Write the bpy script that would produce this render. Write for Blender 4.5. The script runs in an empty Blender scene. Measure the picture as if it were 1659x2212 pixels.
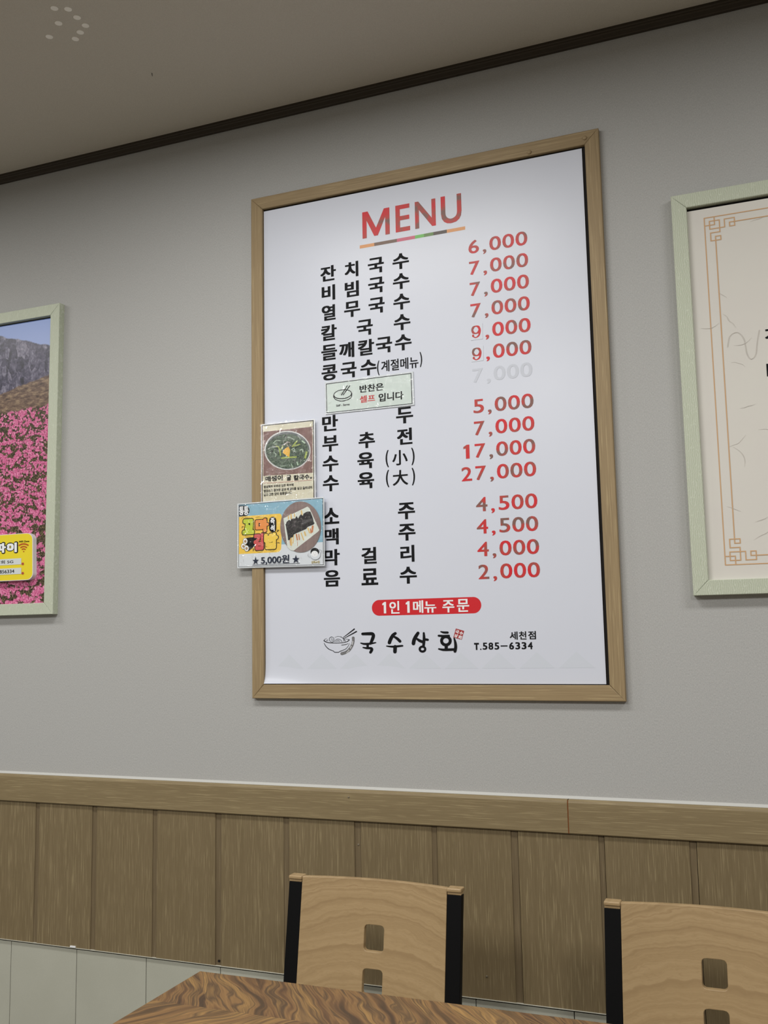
import bpy, bmesh, math, random
from mathutils import Vector, Matrix
from mathutils.geometry import delaunay_2d_cdt

S = bpy.context.scene
COL = S.collection
EYE = 1.30                                    # camera height above the floor
H_ = lambda z: z + EYE                        # heights below were measured from eye level

# ------------------------------------------------------------------ camera
cd = bpy.data.cameras.new('camera'); cam = bpy.data.objects.new('camera', cd); COL.objects.link(cam)
cd.sensor_fit = 'HORIZONTAL'; cd.sensor_width = 36.0; cd.lens = 2106.01 / 1659.0 * 36.0
cd.clip_start = .02
Rr = ((0.92806777, -0.36710103, 0.06266612), (0.37193577, 0.92216718, -0.10616723), (-0.01881454, 0.12183816, 0.99237164))
cam.matrix_world = Matrix(((Rr[0][0], Rr[0][2], -Rr[0][1], 0.0), (Rr[1][0], Rr[1][2], -Rr[1][1], -2.2),
                           (Rr[2][0], Rr[2][2], -Rr[2][1], EYE), (0, 0, 0, 1)))
S.camera = cam

# ------------------------------------------------------------------ view, world, lamps
S.view_settings.view_transform = 'Standard'; S.view_settings.look = 'None'
S.view_settings.gamma = 1.0; S.view_settings.use_curve_mapping = False
S.view_settings.exposure = 0.0
S.cycles.use_denoising = True
S.cycles.max_bounces = 8
w = bpy.data.worlds.new('world'); w.use_nodes = True; S.world = w
w.node_tree.nodes['Background'].inputs[0].default_value = (.9, .95, 1, 1)
w.node_tree.nodes['Background'].inputs[1].default_value = .05
CEIL = H_(1.397)
def panel_lamp(x, y, sx, sy, watt, col=(1, .99, .965)):
    l = bpy.data.lights.new('ceiling_lamp', 'AREA'); l.shape = 'RECTANGLE'; l.size = sx; l.size_y = sy
    l.energy = watt; l.color = col
    o = bpy.data.objects.new('ceiling_lamp', l); COL.objects.link(o); o.location = (x, y, CEIL - .0515)
for lx in (-2.9, -1.05, .95):
    panel_lamp(lx, -.98, .9, .25, 17)
    panel_lamp(lx, -3.05, .25, .9, 44)

# ------------------------------------------------------------------ materials
def lin(c):
    c = c / 255.0
    return c / 12.92 if c <= .04045 else ((c + .055) / 1.055) ** 2.4
def rgb(r, g, b): return (lin(r), lin(g), lin(b), 1)
class NT:
    """small helper to write node trees"""
    def __init__(s, name, rough=.6, spec=.3):
        s.m = bpy.data.materials.new(name); s.m.use_nodes = True; s.t = s.m.node_tree
        s.b = s.t.nodes['Principled BSDF']; s.b.inputs['Roughness'].default_value = rough
        s.b.inputs['Specular IOR Level'].default_value = spec
        s._co = None
    def n(s, typ, ins=None, **kw):
        nd = s.t.nodes.new('ShaderNode' + typ)
        for k, v in kw.items(): setattr(nd, k, v)
        for k, v in (ins or {}).items():
            if isinstance(v, bpy.types.NodeSocket): s.t.links.new(v, nd.inputs[k])
            else: nd.inputs[k].default_value = v
        return nd
    def co(s):
        if not s._co: s._co = s.n('TexCoord').outputs['Object']
        return s._co
    def math(s, op, a, b=0.0, c=None, clamp=False):
        i = {0: a, 1: b}
        if c is not None: i[2] = c
        return s.n('Math', i, operation=op, use_clamp=clamp).outputs[0]
    def map(s, scale, rot=(0, 0, 0), rand=False, vec=None, loc=(0, 0, 0)):
        v = vec or s.co()
        if rand:
            oi = s.n('ObjectInfo').outputs['Random']
            k = s.math('MULTIPLY', oi, 17.3)
            cb = s.n('CombineXYZ', {0: k, 1: k, 2: k}).outputs[0]
            v = s.n('VectorMath', {0: v, 1: cb}, operation='ADD').outputs[0]
        return s.n('Mapping', {0: v, 1: loc, 2: rot, 3: scale}).outputs[0]
    def noise(s, vec, scale=1, detail=4, rough=.5, dist=0):
        return s.n('TexNoise', {'Vector': vec, 'Scale': scale, 'Detail': detail, 'Roughness': rough, 'Distortion': dist}).outputs[0]
    def ramp(s, fac, stops, interp='LINEAR'):
        r = s.n('ValToRGB', {0: fac}); e = r.color_ramp.elements; r.color_ramp.interpolation = interp
        while len(e) < len(stops): e.new(.5)
        for el, (p, c) in zip(e, stops): el.position = p; el.color = c
        return r.outputs[0]
    def mix(s, fac, a, b, blend='MIX'):
        nd = s.n('Mix', data_type='RGBA', blend_type=blend)
        for k, v in ((0, fac), (6, a), (7, b)):
            if isinstance(v, bpy.types.NodeSocket): s.t.links.new(v, nd.inputs[k])
            else: nd.inputs[k].default_value = v
        return nd.outputs[2]
    def color(s, c):
        if isinstance(c, bpy.types.NodeSocket): s.t.links.new(c, s.b.inputs['Base Color'])
        else: s.b.inputs['Base Color'].default_value = c
        return s
    def bump(s, h, strength=.2, dist=.001):
        s.t.links.new(s.n('Bump', {'Height': h, 'Strength': strength, 'Distance': dist}).outputs[0], s.b.inputs['Normal']); return s

def flat(name, c, rough=.6, spec=.3): return NT(name, rough, spec).color(c).m

def mk_wall():
    t = NT('grey_textured_wallpaper', .75, .2)
    big = t.noise(t.map((1.2, 1.2, .8)), 1.5, 3)
    fine = t.noise(t.map((700, 700, 260)), 1, 2)
    fib = t.noise(t.map((260, 260, 700)), 1, 2)
    c = t.mix(t.ramp(fine, [(.3, (0, 0, 0, 1)), (.7, (1, 1, 1, 1))]), rgb(165, 165, 163), rgb(181, 181, 179))
    c = t.mix(t.ramp(fib, [(.55, (0, 0, 0, 1)), (.75, (1, 1, 1, 1))]), c, rgb(185, 185, 182))
    c = t.mix(t.math('MULTIPLY', big, .10), c, rgb(166, 163, 160))
    t.color(c); t.bump(t.math('ADD', fine, fib), .35, .0006); return t.m
def mk_ceiling():
    t = NT('grey_beige_ceiling_paper', .8, .15)
    n = t.noise(t.map((420, 420, 420)), 1, 2)
    c = t.mix(n, rgb(190, 184, 172), rgb(212, 206, 194)); t.color(c); t.bump(n, .3, .0006); return t.m
def mk_wood(name, dark, mid, light, direction, rough=.5, fine=520, coarse=38, lines=.35, rand=True):
    """wood foil with straight fine grain along an axis"""
    t = NT(name, rough, .35)
    st = {'x': (.012, 1, 1), 'z': (1, 1, .012), 'y': (1, .012, 1)}[direction]
    a = t.noise(t.map(tuple(fine * k for k in st), rand=rand), 1, 3, .6)
    b = t.noise(t.map(tuple(coarse * k * (1 if k == 1 else 4) for k in st), rand=rand), 1, 3, .5)
    c_ = t.noise(t.map(tuple(2.6 * fine / 4 * (k if k == 1 else 2.4 * k) for k in st), rand=rand, loc=(3, 1, 2)), 1, 2, .5)
    col = t.ramp(b, [(.25, dark), (.5, mid), (.78, dark)])
    col = t.mix(t.ramp(a, [(.38, (0, 0, 0, 1)), (.55, (.6, .6, .6, 1))]), dark, col)
    col = t.mix(t.math('MULTIPLY', t.ramp(c_, [(.56, (0, 0, 0, 1)), (.66, (1, 1, 1, 1))]), lines), col, light)
    t.color(col); t.bump(a, .25, .0005); return t.m
def mk_green():
    t = NT('pale_green_brushed_wood', .5, .3)
    a = t.noise(t.map((160, 160, 160)), 1, 3, .55, 1.2)
    wv = t.n('TexWave', {'Vector': t.map((60, 60, 60)), 'Scale': 1.3, 'Distortion': 9, 'Detail': 3, 'Detail Scale': .8}).outputs[1]
    c = t.mix(t.ramp(wv, [(.2, (0, 0, 0, 1)), (.9, (1, 1, 1, 1))]), rgb(182, 189, 168), rgb(194, 199, 182))
    c = t.mix(t.ramp(a, [(.60, (0, 0, 0, 1)), (.74, (.7, .7, .7, 1))]), c, rgb(214, 220, 202))
    t.color(c); t.bump(t.math('ADD', wv, a), .5, .0006); return t.m
def mk_beech():
    t = NT('light_beech_plywood', .38, .4)
    v = t.co()
    sp = t.n('SeparateXYZ', {0: v}); x2 = t.math('MULTIPLY', sp.outputs[0], sp.outputs[0])
    z = t.math('ADD', sp.outputs[2], t.math('MULTIPLY', x2, 1.1))
    wob = t.noise(t.map((7, 7, 14), rand=True), 1, 4, .6)
    z = t.math('ADD', z, t.math('MULTIPLY', wob, .05))
    bands = t.n('TexNoise', {'W': t.math('MULTIPLY', z, 68), 'Scale': 1, 'Detail': 4, 'Roughness': .6}, noise_dimensions='1D').outputs[0]
    fl = t.noise(t.map((60, 60, 240), rand=True), 1, 3, .6, 1.0)
    c = t.ramp(bands, [(.32, rgb(149, 124, 89)), (.5, rgb(162, 137, 100)), (.62, rgb(168, 143, 106)), (.72, rgb(156, 130, 94))])
    c = t.mix(t.math('MULTIPLY', t.ramp(fl, [(.50, (0, 0, 0, 1)), (.7, (1, 1, 1, 1))]), .35), c, rgb(146, 121, 86))
    t.color(c); t.bump(fl, .06, .0003); return t.m
def mk_table():
    """walnut laminate printed with rows of slanted pieces whose grain turns at every row"""
    t = NT('walnut_chevron_laminate', .42, .2)
    sp = t.n('SeparateXYZ', {0: t.co()}); X, Y = sp.outputs[0], sp.outputs[1]
    row = t.math('FLOOR', t.math('DIVIDE', t.math('ADD', Y, 10.08), .140))
    yl = t.math('SUBTRACT', t.math('ADD', Y, 10.08), t.math('MULTIPLY', row, .140))
    par = t.math('MODULO', row, 2.0)
    sgn = t.math('SUBTRACT', t.math('MULTIPLY', par, 2.0), 1.0)
    u = t.math('ADD', X, t.math('MULTIPLY', t.math('MULTIPLY', yl, .78), sgn))
    u = t.math('ADD', u, t.math('MULTIPLY', par, .03))
    pc = t.math('FLOOR', t.math('DIVIDE', t.math('ADD', u, 9.05), .112))
    seed = t.math('ADD', t.math('MULTIPLY', pc, 3.71), t.math('MULTIPLY', row, 7.13))
    wn = t.n('TexWhiteNoise', {'W': seed}, noise_dimensions='1D')
    along = t.math('MULTIPLY', Y, 1.27)
    vec = t.n('CombineXYZ', {0: t.math('MULTIPLY', u, 50), 1: t.math('MULTIPLY', along, 2.6), 2: seed}).outputs[0]
    warp = t.noise(t.n('CombineXYZ', {0: t.math('MULTIPLY', u, 9), 1: t.math('MULTIPLY', along, 6.0), 2: seed}).outputs[0], 1, 2, .5)
    g = t.noise(t.n('VectorMath', {0: vec, 1: t.n('CombineXYZ', {0: t.math('MULTIPLY', warp, 5.5), 1: 0.0, 2: 0.0}).outputs[0]}, operation='ADD').outputs[0], 1, 3, .55)
    f = t.noise(t.n('CombineXYZ', {0: t.math('MULTIPLY', u, 420), 1: t.math('MULTIPLY', along, 16), 2: seed}).outputs[0], 1, 3, .6)
    c = t.ramp(g, [(.34, rgb(54, 42, 31)), (.43, rgb(108, 78, 50)), (.50, rgb(148, 112, 68)), (.55, rgb(76, 59, 43)), (.62, rgb(168, 130, 76)), (.70, rgb(104, 82, 57))])
    tone = t.mix(wn.outputs[0], rgb(82, 64, 50), rgb(150, 120, 78))
    c = t.mix(.32, c, tone)
    c = t.mix(t.math('MULTIPLY', t.ramp(f, [(.45, (1, 1, 1, 1)), (.62, (0, 0, 0, 1))]), .22), c, rgb(70, 48, 32))
    t.color(c); return t.m
def mk_tile():
    t = NT('pale_grey_wall_tile', .35, .4)
    n = t.noise(t.map((7, 7, 7), rand=True), 1, 4); f = t.noise(t.map((380, 380, 380)), 1, 2)
    c = t.mix(n, rgb(172, 172, 158), rgb(188, 188, 175)); c = t.mix(t.math('MULTIPLY', f, .25), c, rgb(150, 150, 138))
    t.color(c); return t.m
def mk_paper():
    t = NT('glossy_white_menu_paper', .32, .35)
    n = t.noise(t.map((5, 5, 5)), 1, 3)
    t.color(t.mix(n, rgb(209, 213, 225), rgb(213, 217, 228))); return t.m
def mk_red():
    t = NT('red_and_brown_print', .4, .3)
    n = t.noise(t.map((26, 26, 26)), 1, 2)
    t.color(t.ramp(n, [(.36, rgb(128, 92, 84)), (.47, rgb(186, 66, 60)), (.62, rgb(206, 40, 48))])); return t.m
def mk_hanji():
    t = NT('fibrous_ivory_paper', .6, .2)
    n = t.noise(t.map((9, 9, 9)), 1, 3)
    t.color(t.mix(n, rgb(210, 205, 200), rgb(214, 212, 203))); return t.m
def mk_soup():
    t = NT('printed_seaweed_soup', .35)
    n = t.noise(t.map((150, 150, 190)), 1, 4, .6, 1.5)
    t.color(t.ramp(n, [(.3, rgb(20, 28, 24)), (.45, rgb(44, 60, 46)), (.55, rgb(86, 108, 84)), (.6, rgb(40, 56, 44)), (.68, rgb(130, 152, 120)), (.75, rgb(60, 78, 52))])); return t.m
def mk_laver():
    t = NT('printed_black_seaweed', .35)
    n = t.noise(t.map((260, 260, 260)), 1, 4, .6, 1.0)
    t.color(t.ramp(n, [(.4, rgb(26, 25, 27)), (.58, rgb(48, 46, 46)), (.66, rgb(120, 116, 112)), (.7, rgb(34, 32, 34))])); return t.m
def mk_photowood(name, a, b, rot):
    t = NT(name, .4)
    n = t.noise(t.map((260, 260, 18), rot=(0, rot, 0)), 1, 3)
    t.color(t.mix(n, a, b)); return t.m
def mk_azalea():
    """landscape print: blue sky, rocky ridge, brown slope and a field of pink azaleas (origin = lower right corner)"""
    t = NT('landscape_photo_print', .35, .35)
    sp = t.n('SeparateXYZ', {0: t.co()}); X, Z = sp.outputs[0], sp.outputs[2]
    M = t.math
    rock = t.noise(t.map((75, 75, 60), rot=(0, .5, 0)), 1, 6, .72, .8)
    rv = t.n('TexVoronoi', {'Vector': t.map((70, 70, 34), rot=(0, .6, 0)), 'Scale': 1.0}).outputs[1]
    rvs = t.n('SeparateColor', {0: rv}).outputs[0]
    rockc = t.ramp(M('ADD', M('MULTIPLY', rock, .8), M('MULTIPLY', rvs, .22)), [(.34, rgb(26, 24, 38)), (.47, rgb(66, 62, 84)), (.56, rgb(96, 92, 112)), (.68, rgb(140, 136, 152))])
    hill = t.noise(t.map((40, 40, 120), rot=(0, .35, 0)), 1, 6, .7)
    hillc = t.ramp(hill, [(.36, rgb(70, 54, 46)), (.5, rgb(112, 90, 76)), (.62, rgb(152, 130, 104))])
    sky = t.ramp(M('MULTIPLY', M('SUBTRACT', Z, .74), 8), [(0, rgb(146, 164, 212)), (1, rgb(104, 132, 196))])
    # blossoms: clusters above dark foliage, growing larger towards the bottom
    blo = t.noise(t.map((34, 34, 46)), 1, 3, .6, .6)
    flo = t.n('TexVoronoi', {'Vector': t.map((105, 105, 120)), 'Scale': 1.0, 'Randomness': 1.0}).outputs
    flb = t.n('TexVoronoi', {'Vector': t.map((52, 52, 60)), 'Scale': 1.0, 'Randomness': 1.0}).outputs
    fin = t.noise(t.map((210, 210, 210)), 1, 4, .65, .8)
    pk = t.ramp(fin, [(.30, rgb(132, 44, 84)), (.45, rgb(196, 84, 132)), (.56, rgb(218, 126, 166)), (.68, rgb(238, 184, 206))])
    leaf = t.ramp(fin, [(.34, rgb(30, 24, 22)), (.5, rgb(66, 58, 40)), (.62, rgb(132, 116, 84)), (.70, rgb(52, 42, 36))])
    low = M('MULTIPLY', M('SUBTRACT', .34, Z), 5.0, clamp=True)
    dist = t.mix(low, flo[0], flb[0])
    m1 = M('ADD', M('MULTIPLY', blo, 1.5), M('MULTIPLY', dist, -.55))
    m1 = M('ADD', m1, M('MULTIPLY', fin, .5))
    mask = t.ramp(m1, [(.635, (0, 0, 0, 1)), (.75, (1, 1, 1, 1))])
    field = t.mix(mask, leaf, pk)
    n1 = t.noise(t.map((14, 14, 14)), 1, 5, .6)
    def above(limit, amp, slope):
        a = M('SUBTRACT', Z, limit); a = M('ADD', a, M('MULTIPLY', X, slope))
        a = M('ADD', a, M('MULTIPLY', M('SUBTRACT', n1, .5), amp))
        return M('MULTIPLY', a, 260.0, clamp=True)
    c = t.mix(above(.572, .05, -.10), field, hillc)
    c = t.mix(above(.655, .03, -.20), c, rockc)
    c = t.mix(above(.738, .03, .28), c, sky)
    t.color(c); return t.m
def mk_film():
    """clear glossy laminate: see-through with creased reflections"""
    m = bpy.data.materials.new('clear_laminate'); m.use_nodes = True; t = m.node_tree
    t.nodes.remove(t.nodes['Principled BSDF']); out = t.nodes['Material Output']
    tr = t.nodes.new('ShaderNodeBsdfTransparent'); gl = t.nodes.new('ShaderNodeBsdfGlossy'); gl.inputs['Roughness'].default_value = .09
    mx = t.nodes.new('ShaderNodeMixShader'); fr = t.nodes.new('ShaderNodeFresnel'); fr.inputs[0].default_value = 1.45
    co = t.nodes.new('ShaderNodeTexCoord'); nz = t.nodes.new('ShaderNodeTexNoise'); nz.inputs['Scale'].default_value = 55; nz.inputs['Detail'].default_value = 5; nz.inputs['Distortion'].default_value = .8
    bp = t.nodes.new('ShaderNodeBump'); bp.inputs['Strength'].default_value = .82; bp.inputs['Distance'].default_value = .003
    L = t.links.new
    L(co.outputs['Object'], nz.inputs['Vector']); L(nz.outputs[0], bp.inputs['Height']); L(bp.outputs[0], gl.inputs['Normal']); L(bp.outputs[0], fr.inputs['Normal'])
    L(fr.outputs[0], mx.inputs[0]); L(tr.outputs[0], mx.inputs[1]); L(gl.outputs[0], mx.inputs[2]); L(mx.outputs[0], out.inputs[0])
    return m

M = {}
M['wall'] = mk_wall(); M['ceiling'] = mk_ceiling()
M['plank'] = mk_wood('upright_oak_foil', rgb(116, 101, 73), rgb(130, 114, 86), rgb(182, 166, 128), 'z', fine=760, lines=.30)
M['rail'] = mk_wood('level_oak_foil', rgb(128, 112, 82), rgb(142, 126, 94), rgb(188, 172, 132), 'x', fine=700, lines=.28)
M['framex'] = mk_wood('level_tan_foil', rgb(142, 122, 90), rgb(163, 142, 107), rgb(190, 170, 130), 'x', coarse=24)
M['framez'] = mk_wood('upright_tan_foil', rgb(142, 122, 90), rgb(163, 142, 107), rgb(190, 170, 130), 'z', coarse=24)
M['green'] = mk_green(); M['beech'] = mk_beech(); M['table'] = mk_table(); M['tile'] = mk_tile()
M['paper'] = mk_paper(); M['red'] = mk_red(); M['hanji'] = mk_hanji(); M['soup'] = mk_soup(); M['laver'] = mk_laver()
M['azalea'] = mk_azalea(); M['film'] = mk_film()
M['lip'] = mk_wood('sunken_plank_lip', rgb(108, 93, 69), rgb(119, 104, 79), rgb(140, 124, 95), 'z')
M['brown'] = flat('dark_brown_moulding', rgb(58, 50, 40), .45)
M['black'] = flat('black_painted_steel', rgb(4, 4, 5), .55, .15)
M['ink'] = flat('black_print', rgb(16, 17, 20), .6, .15)
M['dark'] = flat('dark_backing', rgb(26, 22, 20), .8)
M['grout'] = flat('dark_joint', rgb(58, 56, 52), .9)
M['alu'] = flat('pale_metal_strip', rgb(196, 194, 180), .4, .5)
M['caulk'] = flat('white_sealant', rgb(186, 186, 182), .6)
M['gold'] = flat('gold_tan_print', rgb(200, 160, 118), .5)
M['fibre'] = flat('grey_paper_fibre', rgb(190, 184, 176), .7)
M['white'] = flat('white_print', rgb(236, 238, 240), .4)
M['cream'] = flat('cream_card_print', rgb(212, 208, 186), .4)
M['floor'] = flat('grey_floor_tile', rgb(122, 118, 110), .4)
M['room'] = flat('grey_room_wall', rgb(150, 148, 144), .8)
M['nail'] = flat('dull_steel_nail', rgb(120, 110, 92), .4, .5)
def fm(key, r, g, b, rough=.4):
    if key not in M: M[key] = flat(key, rgb(r, g, b), rough)
    return M[key]

# ------------------------------------------------------------------ mesh helpers
def link(o, parent=None, loc=(0, 0, 0)):
    COL.objects.link(o)
    if parent: o.parent = parent
    o.location = loc; return o
def wloc(o):
    v = Vector((0, 0, 0))
    while o: v += Vector(o.location); o = o.parent
    return v
def thing(name, label=None, cat=None, loc=(0, 0, 0), group=None, kind=None):
    o = bpy.data.objects.new(name, None); o.empty_display_size = .1; link(o, None, loc)
    if label: o['label'] = label
    if cat: o['category'] = cat
    if group: o['group'] = group
    if kind: o['kind'] = kind
    return o
def mesh(name, verts, faces, mat, parent=None, origin=None, smooth=False, label=None, kind=None, recalc=True):
    """verts in world space; origin = world point of the object's origin"""
    base = wloc(parent) if parent else Vector((0, 0, 0))
    og = Vector(origin) if origin is not None else base
    me = bpy.data.meshes.new(name)
    me.from_pydata([tuple(Vector(v) - og) for v in verts], [], faces)
    if recalc:
        bm = bmesh.new(); bm.from_mesh(me); bmesh.ops.recalc_face_normals(bm, faces=bm.faces); bm.to_mesh(me); bm.free()
    if smooth:
        for p in me.polygons: p.use_smooth = True
    me.materials.append(mat); me.update()
    o = bpy.data.objects.new(name, me); link(o, parent, og - base)
    if label: o['label'] = label
    if kind: o['kind'] = kind
    return o
def box(name, x0, x1, y0, y1, z0, z1, mat, parent=None, origin=None, bevel=0, label=None, kind=None):
    bm = bmesh.new(); r = bmesh.ops.create_cube(bm, size=1)
    for v in bm.verts:
        v.co = Vector(((x0 + x1) / 2 + v.co.x * (x1 - x0), (y0 + y1) / 2 + v.co.y * (y1 - y0), (z0 + z1) / 2 + v.co.z * (z1 - z0)))
    if bevel: bmesh.ops.bevel(bm, geom=bm.edges[:], offset=bevel, segments=2, profile=.5, affect='EDGES')
    V = [v.co.copy() for v in bm.verts]; F = [[v.index for v in f.verts] for f in bm.faces]; bm.free()
    return mesh(name, V, F, mat, parent, origin, label=label, kind=kind)
def extrude_x(name, prof, x0, x1, mat, parent=None, kind=None, origin=None):
    """profile of (y, z) points swept along x"""
    n = len(prof); V = [(x0, y, z) for y, z in prof] + [(x1, y, z) for y, z in prof]
    F = [[i, (i + 1) % n, n + (i + 1) % n, n + i] for i in range(n)] + [list(range(n))[::-1], list(range(n, 2 * n))]
    return mesh(name, V, F, mat, parent, origin, kind=kind)
def extrude_z(name, prof, z0, z1, mat, parent=None, origin=None):
    n = len(prof); V = [(x, y, z0) for x, y in prof] + [(x, y, z1) for x, y in prof]
    F = [[i, (i + 1) % n, n + (i + 1) % n, n + i] for i in range(n)] + [list(range(n))[::-1], list(range(n, 2 * n))]
    return mesh(name, V, F, mat, parent, origin)
def dome(name, x, y, z, r, h, mat, parent, n=14):
    """round stud standing out of a surface that faces -y"""
    V = []; F = []
    rings = [(r, 0), (r, h * .5), (r * .86, h * .85), (r * .5, h)]
    for rr, hh in rings: V += [(x + rr * math.cos(2 * math.pi * k / n), y - hh, z + rr * math.sin(2 * math.pi * k / n)) for k in range(n)]
    V.append((x, y - h * 1.03, z))
    for i in range(len(rings) - 1): F += [[i * n + k, i * n + (k + 1) % n, (i + 1) * n + (k + 1) % n, (i + 1) * n + k] for k in range(n)]
    l = (len(rings) - 1) * n; F += [[l + k, l + (k + 1) % n, len(V) - 1] for k in range(n)]
    return mesh(name, V, F, mat, parent, (x, y, z), smooth=True)

# ------------------------------------------------------------------ lettering
_g = {}
def glyphs(s, bx=.02, bz=.012, res=4):
    """outline of a string as flat pieces, made bold by stacking shifted copies; returns verts (x, z, layer), faces, bbox"""
    key = (s, bx, bz, res)
    if key in _g: return _g[key]
    c = bpy.data.curves.new('lettering', 'FONT'); c.body = s; c.size = 1; c.resolution_u = res
    o = bpy.data.objects.new('lettering', c); COL.objects.link(o)
    dg = bpy.context.evaluated_depsgraph_get(); dg.update()
    me = o.evaluated_get(dg).to_mesh(); V0 = [(v.co.x, v.co.y) for v in me.vertices]; F0 = [list(p.vertices) for p in me.polygons]
    o.evaluated_get(dg).to_mesh_clear(); bpy.data.objects.remove(o); bpy.data.curves.remove(c)
    if s == 'M': V0 = [(.74 * a, .7 * b) for a, b in [(0, 0), (0, 1), (.2, 1), (.5, .33), (.8, 1), (1, 1), (1, 0), (.84, 0), (.84, .68), (.565, .03), (.43, .03), (.155, .66), (.155, 0)]]; F0 = [list(range(13))]; bx = bz = 0
    if s == '1': V0 = [(.10, 0), (.29, 0), (.29, .70), (.15, .70), (-.02, .60), (-.02, .50), (.10, .52)]; F0 = [[0, 1, 2, 3, 4, 5, 6]]; bx = bz = 0
    V = []; F = []
    sh = [(0, 0)]
    if bx or bz: sh = [(-bx, -bz), (bx, -bz), (-bx, bz), (bx, bz), (0, 0)]
    if max(bx, bz) > .03: sh += [(bx, 0), (-bx, 0), (0, bz), (0, -bz)]
    if max(bx, bz) > .06: sh = [(bx * math.cos(a * math.pi / 8) * q, bz * math.sin(a * math.pi / 8) * q) for q in (.5, 1) for a in range(16)] + [(0, 0)]
    for k, (dx, dz) in enumerate(sh):
        b = len(V); V += [(x + dx, z + dz, k) for x, z in V0]; F += [[b + i for i in f] for f in F0]
    xs = [v[0] for v in V]; zs = [v[1] for v in V]
    _g[key] = (V, F, (min(xs), max(xs), min(zs), max(zs))); return _g[key]
LAY = 6e-6
def text_xz(name, items, y, mat, parent, label=None, bx=.02, bz=.012):
    """items: (string, cx, cz, width, height); width or height None keeps the shape. One object for the line."""
    V = []; F = []
    for s, cx, cz, wd, hg in items:
        v, f, (a, b, c, d) = glyphs(s, bx, bz)
        if wd is None: wd = hg * (b - a) / (d - c)
        if hg is None: hg = wd * (d - c) / (b - a)
        k = len(V)
        V += [(cx + ((x - a) / (b - a) - .5) * wd, y - L * LAY, cz + ((z - c) / (d - c) - .5) * hg) for x, z, L in v]
        F += [[k + i for i in q] for q in f]
    return mesh(name, V, F, mat, parent, label=label, recalc=False)
def smooth_path(pts, n=6):
    if len(pts) < 3: return pts
    out = []; P = [pts[0]] + list(pts) + [pts[-1]]
    for i in range(1, len(P) - 2):
        for k in range(n):
            t = k / n; q = []
            for d in range(len(pts[0])):
                a, b, c, e = P[i - 1][d], P[i][d], P[i + 1][d], P[i + 2][d]
                q.append(.5 * (2 * b + (c - a) * t + (2 * a - 5 * b + 4 * c - e) * t * t + (3 * b - a - 3 * c + e) * t ** 3))
            out.append(tuple(q))
    out.append(tuple(pts[-1])); return out
class Art:
    """flat printed artwork on a sheet: drawing units (u right, v down) mapped onto the sheet's plane"""
    def __init__(s, o, ex, ez, y, step=1.5e-4):
        s.o, s.ex, s.ez, s.y, s.k, s.step = o, ex, ez, y, 0, step
        s.sl = ex[1] / -ez[1]; s.sl = -abs(s.sl) if ex[1] < 0 else abs(s.sl)
    def p(s, u, v, d=0): return (s.o[0] + u * s.ex[0] + v * s.ez[0], s.y - s.k * s.step - d, H_(s.o[1] + u * s.ex[1] + v * s.ez[1]))
    def up(s): s.k += 1; return s
    def poly(s, name, pts, mat, parent, label=None):
        s.up(); return mesh(name, [s.p(*q) for q in pts], [list(range(len(pts)))], mat, parent, label=label, recalc=False)
    def ell(s, name, u, v, ru, rv, mat, parent, ring=0, n=36, rot=0, label=None):
        s.up(); c, si = math.cos(rot), math.sin(rot)
        P = lambda a, q: s.p(u + (ru + q) * math.cos(a) * c - (rv + q) * math.sin(a) * si, v + (ru + q) * math.cos(a) * si + (rv + q) * math.sin(a) * c)
        A = [2 * math.pi * k / n for k in range(n)]
        if ring:
            V = [P(a, ring / 2) for a in A] + [P(a, -ring / 2) for a in A]; F = [[k, (k + 1) % n, n + (k + 1) % n, n + k] for k in range(n)]
        else: V = [P(a, 0) for a in A]; F = [list(range(n))]
        return mesh(name, V, F, mat, parent, label=label, recalc=False)
    def strokes(s, name, lst, mat, parent, label=None, cap=True):
        """lst of (points, width or widths); round-ended brush strokes, one object"""
        s.up(); V = []; F = []; d = 0
        for pts, wd in lst:
            ws = wd if isinstance(wd, (list, tuple)) else [wd] * len(pts)
            q = smooth_path([(a, b, c) for (a, b), c in zip(pts, ws)])
            for i in range(len(q) - 1):
                (x0, y0, w0), (x1, y1, w1) = q[i], q[i + 1]; L = math.hypot(x1 - x0, y1 - y0) or 1; nx, ny = -(y1 - y0) / L / 2, (x1 - x0) / L / 2
                b = len(V); V += [s.p(x0 + nx * w0, y0 + ny * w0, d), s.p(x1 + nx * w1, y1 + ny * w1, d), s.p(x1 - nx * w1, y1 - ny * w1, d), s.p(x0 - nx * w0, y0 - ny * w0, d)]
                F.append([b, b + 1, b + 2, b + 3]); d += 4e-7
            caps = q if cap else q[1:-1]
            for (x, yy, wv) in caps:
                b = len(V); V += [s.p(x + wv / 2 * math.cos(2 * math.pi * k / 10), yy + wv / 2 * math.sin(2 * math.pi * k / 10), d) for k in range(10)]
                F.append(list(range(b, b + 10))); d += 4e-7
        return mesh(name, V, F, mat, parent, label=label, recalc=False)
    def text(s, name, string, u0, u1, v0, v1, mat, parent, bx=.02, bz=.012, label=None, shear=True, rot=0):
        """string fitted in the box u0..u1, v0..v1 (v at the box centre; lines follow the sheet's level)"""
        s.up(); v_, f, (a, b, c, d) = glyphs(string, bx, bz); V = []
        uc, vc = (u0 + u1) / 2, (v0 + v1) / 2
        for x, z, L in v_:
            du = ((x - a) / (b - a) - .5) * (u1 - u0); dv = -((z - c) / (d - c) - .5) * (v1 - v0)
            if rot: du, dv = du * math.cos(rot) - dv * math.sin(rot), du * math.sin(rot) + dv * math.cos(rot)
            if shear: dv += s.sl * du
            V.append(s.p(uc + du, vc + dv, L * 1e-6))
        return mesh(name, V, f, mat, parent, label=label, recalc=False)

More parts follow.
